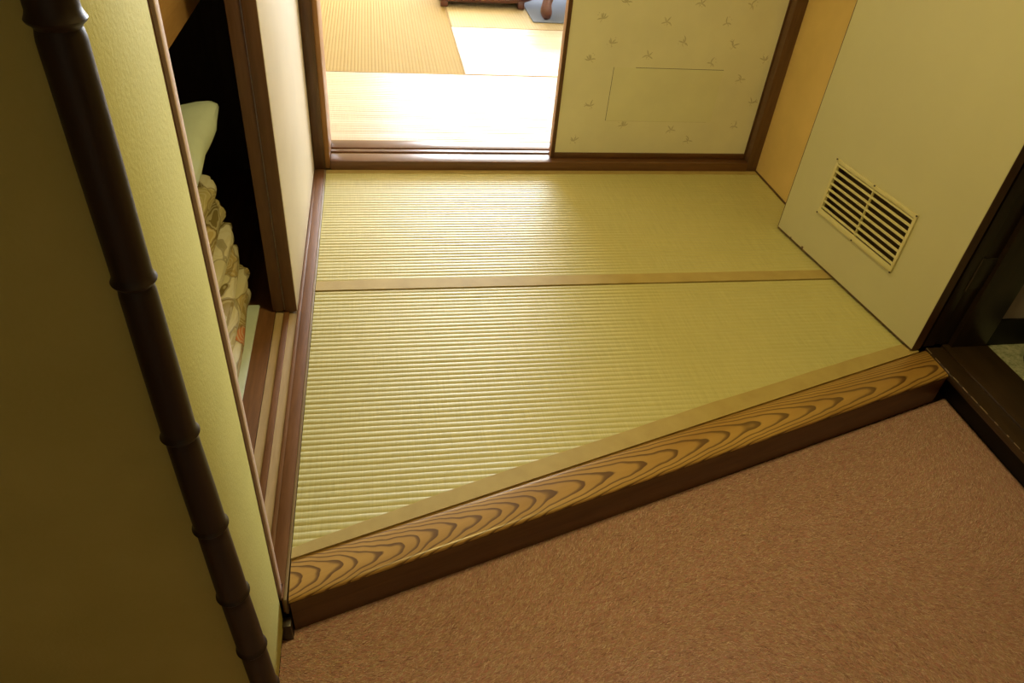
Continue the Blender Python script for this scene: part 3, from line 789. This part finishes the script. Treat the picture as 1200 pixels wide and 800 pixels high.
for i, (xe, za, zb, w_) in enumerate(lv):
    hx, hy = 0.275, 0.285
    root_z = za
    bm = superpillow(xe - hx, 1.965 - hy + 0.006 * (i % 2), (za + zb) / 2, hx, hy, (zb - za) / 2 * 1.0, 0.22, 0.55, seed=i, rz=0.02 * (-1) ** i)
    o = obj('floor_cushion', bm, 'zabuton_%d' % (i % 3))
    tag(o, 'olive and orange patterned floor cushion, %s of the pile in the closet' % w_, 'cushion', 'pile of patterned cushions')
bm = superpillow(-0.660, 1.700, 0.535, 0.238, 0.245, 0.078, 0.50, 0.8, pinch=0.22, rz=0.0, tilt=(0.10, 0.10), sag=-0.42, seed=9)
tag(obj('pillow', bm, 'cloth_white'), 'pale white pillow with a pointed corner on top of the patterned cushions', 'pillow')

# ================================================================== furniture in the far room
rug = obj('rug', box(1.04, 2.9, 5.02, 6.9, IZ + 0.0025, IZ + 0.010, 0.003), 'rug_blue')
tag(rug, 'grey blue woven rug under the curved table leg', 'rug')
lt = thing('low_table', (1.75, 5.6, IZ + 0.010), 'dark rosewood low table on curved legs standing on the grey blue rug', 'table')
zt = IZ + 0.010
def cab(x, y, sx, sy):
    path = []; rad = []
    for i in range(15):
        q = i / 14; z = zt + 0.012 + q * 0.30
        off = 0.022 * math.sin(q * math.pi * 1.9 + 0.2) - 0.012 * q
        path.append((x + sx * off, y + sy * off, z)); rad.append(float(np.interp(q, [0, .05, .14, .3, .6, 1], [.026, .036, .040, .032, .036, .05])))
    return tube(path, rad, 16)
for x, y, sx, sy in ((1.150, 5.085, -1, -1), (2.35, 5.085, 1, -1), (1.150, 6.0, -1, 1), (2.35, 6.0, 1, 1)):
    obj('leg', cab(x, y, sx, sy), 'wood_rosewood', lt)
obj('apron', box(1.14, 2.36, 5.08, 6.01, zt + 0.26, zt + 0.315, 0.004), 'wood_rosewood', lt)
obj('table_top', box(1.05, 2.45, 5.0, 6.09, zt + 0.315, zt + 0.35, 0.008), 'wood_rosewood', lt)

fcx = thing('floor_chair', (0.76, 5.5, IZ), 'dark rosewood floor chair with a low front rail on the pale mat', 'floor chair')
def rail():
    path = []; rad = []
    for i in range(13):
        q = i / 12; x = 0.435 + 0.655 * q
        path.append((x, 5.335 + 0.012 * q, IZ + 0.060 + 0.012 * max(0, (q - .75)) * 4)); rad.append(float(np.interp(q, [0, .05, .7, .92, 1], [.022, .030, .030, .024, .010])))
    return tube(path, rad, 14)
obj('front_rail', rail(), 'wood_rosewood', fcx)
obj('foot', box(0.445, 0.495, 5.32, 5.80, IZ + .0012, IZ + 0.052, 0.006), 'wood_rosewood', fcx)
obj('foot', box(0.985, 1.030, 5.32, 5.80, IZ + .0012, IZ + 0.052, 0.006), 'wood_rosewood', fcx)
obj('seat', box(0.45, 1.025, 5.36, 5.80, IZ + 0.054, IZ + 0.085, 0.008), 'wood_rosewood', fcx)
obj('backrest', box(0.47, 1.005, 5.79, 5.83, IZ + 0.06, IZ + 0.50, 0.01), 'wood_rosewood', fcx)

# ================================================================== ceiling lamp (out of the picture, lights the entrance room)
LX, LY = 0.65, 1.25
lm = thing('ceiling_lamp', (LX, LY, CEIL), 'round ceiling lamp with a warm diffuser above the tatami', 'lamp')
b = bmesh.new(); bmesh.ops.create_cone(b, cap_ends=True, segments=40, radius1=0.20, radius2=0.22, depth=0.05)
bmesh.ops.translate(b, verts=b.verts[:], vec=(0, 0, -0.025)); obj('lamp_base', b, 'wood_mid_z', lm, local=True)
b = bmesh.new(); bmesh.ops.create_uvsphere(b, u_segments=32, v_segments=12, radius=0.19)
bmesh.ops.scale(b, verts=b.verts[:], vec=(1, 1, 0.28)); bmesh.ops.translate(b, verts=b.verts[:], vec=(0, 0, -0.06)); obj('lamp_shade', b, 'lamp_diffuser', lm, local=True)
ld = bpy.data.lights.new('lamp_light', 'AREA'); ld.shape = 'DISK'; ld.size = 0.34
ld.energy = LAMP_W; ld.color = LAMP_COL
lo = bpy.data.objects.new('lamp_light', ld); COL.objects.link(lo); lo.parent = lm; lo.location = (0, 0, -0.125)
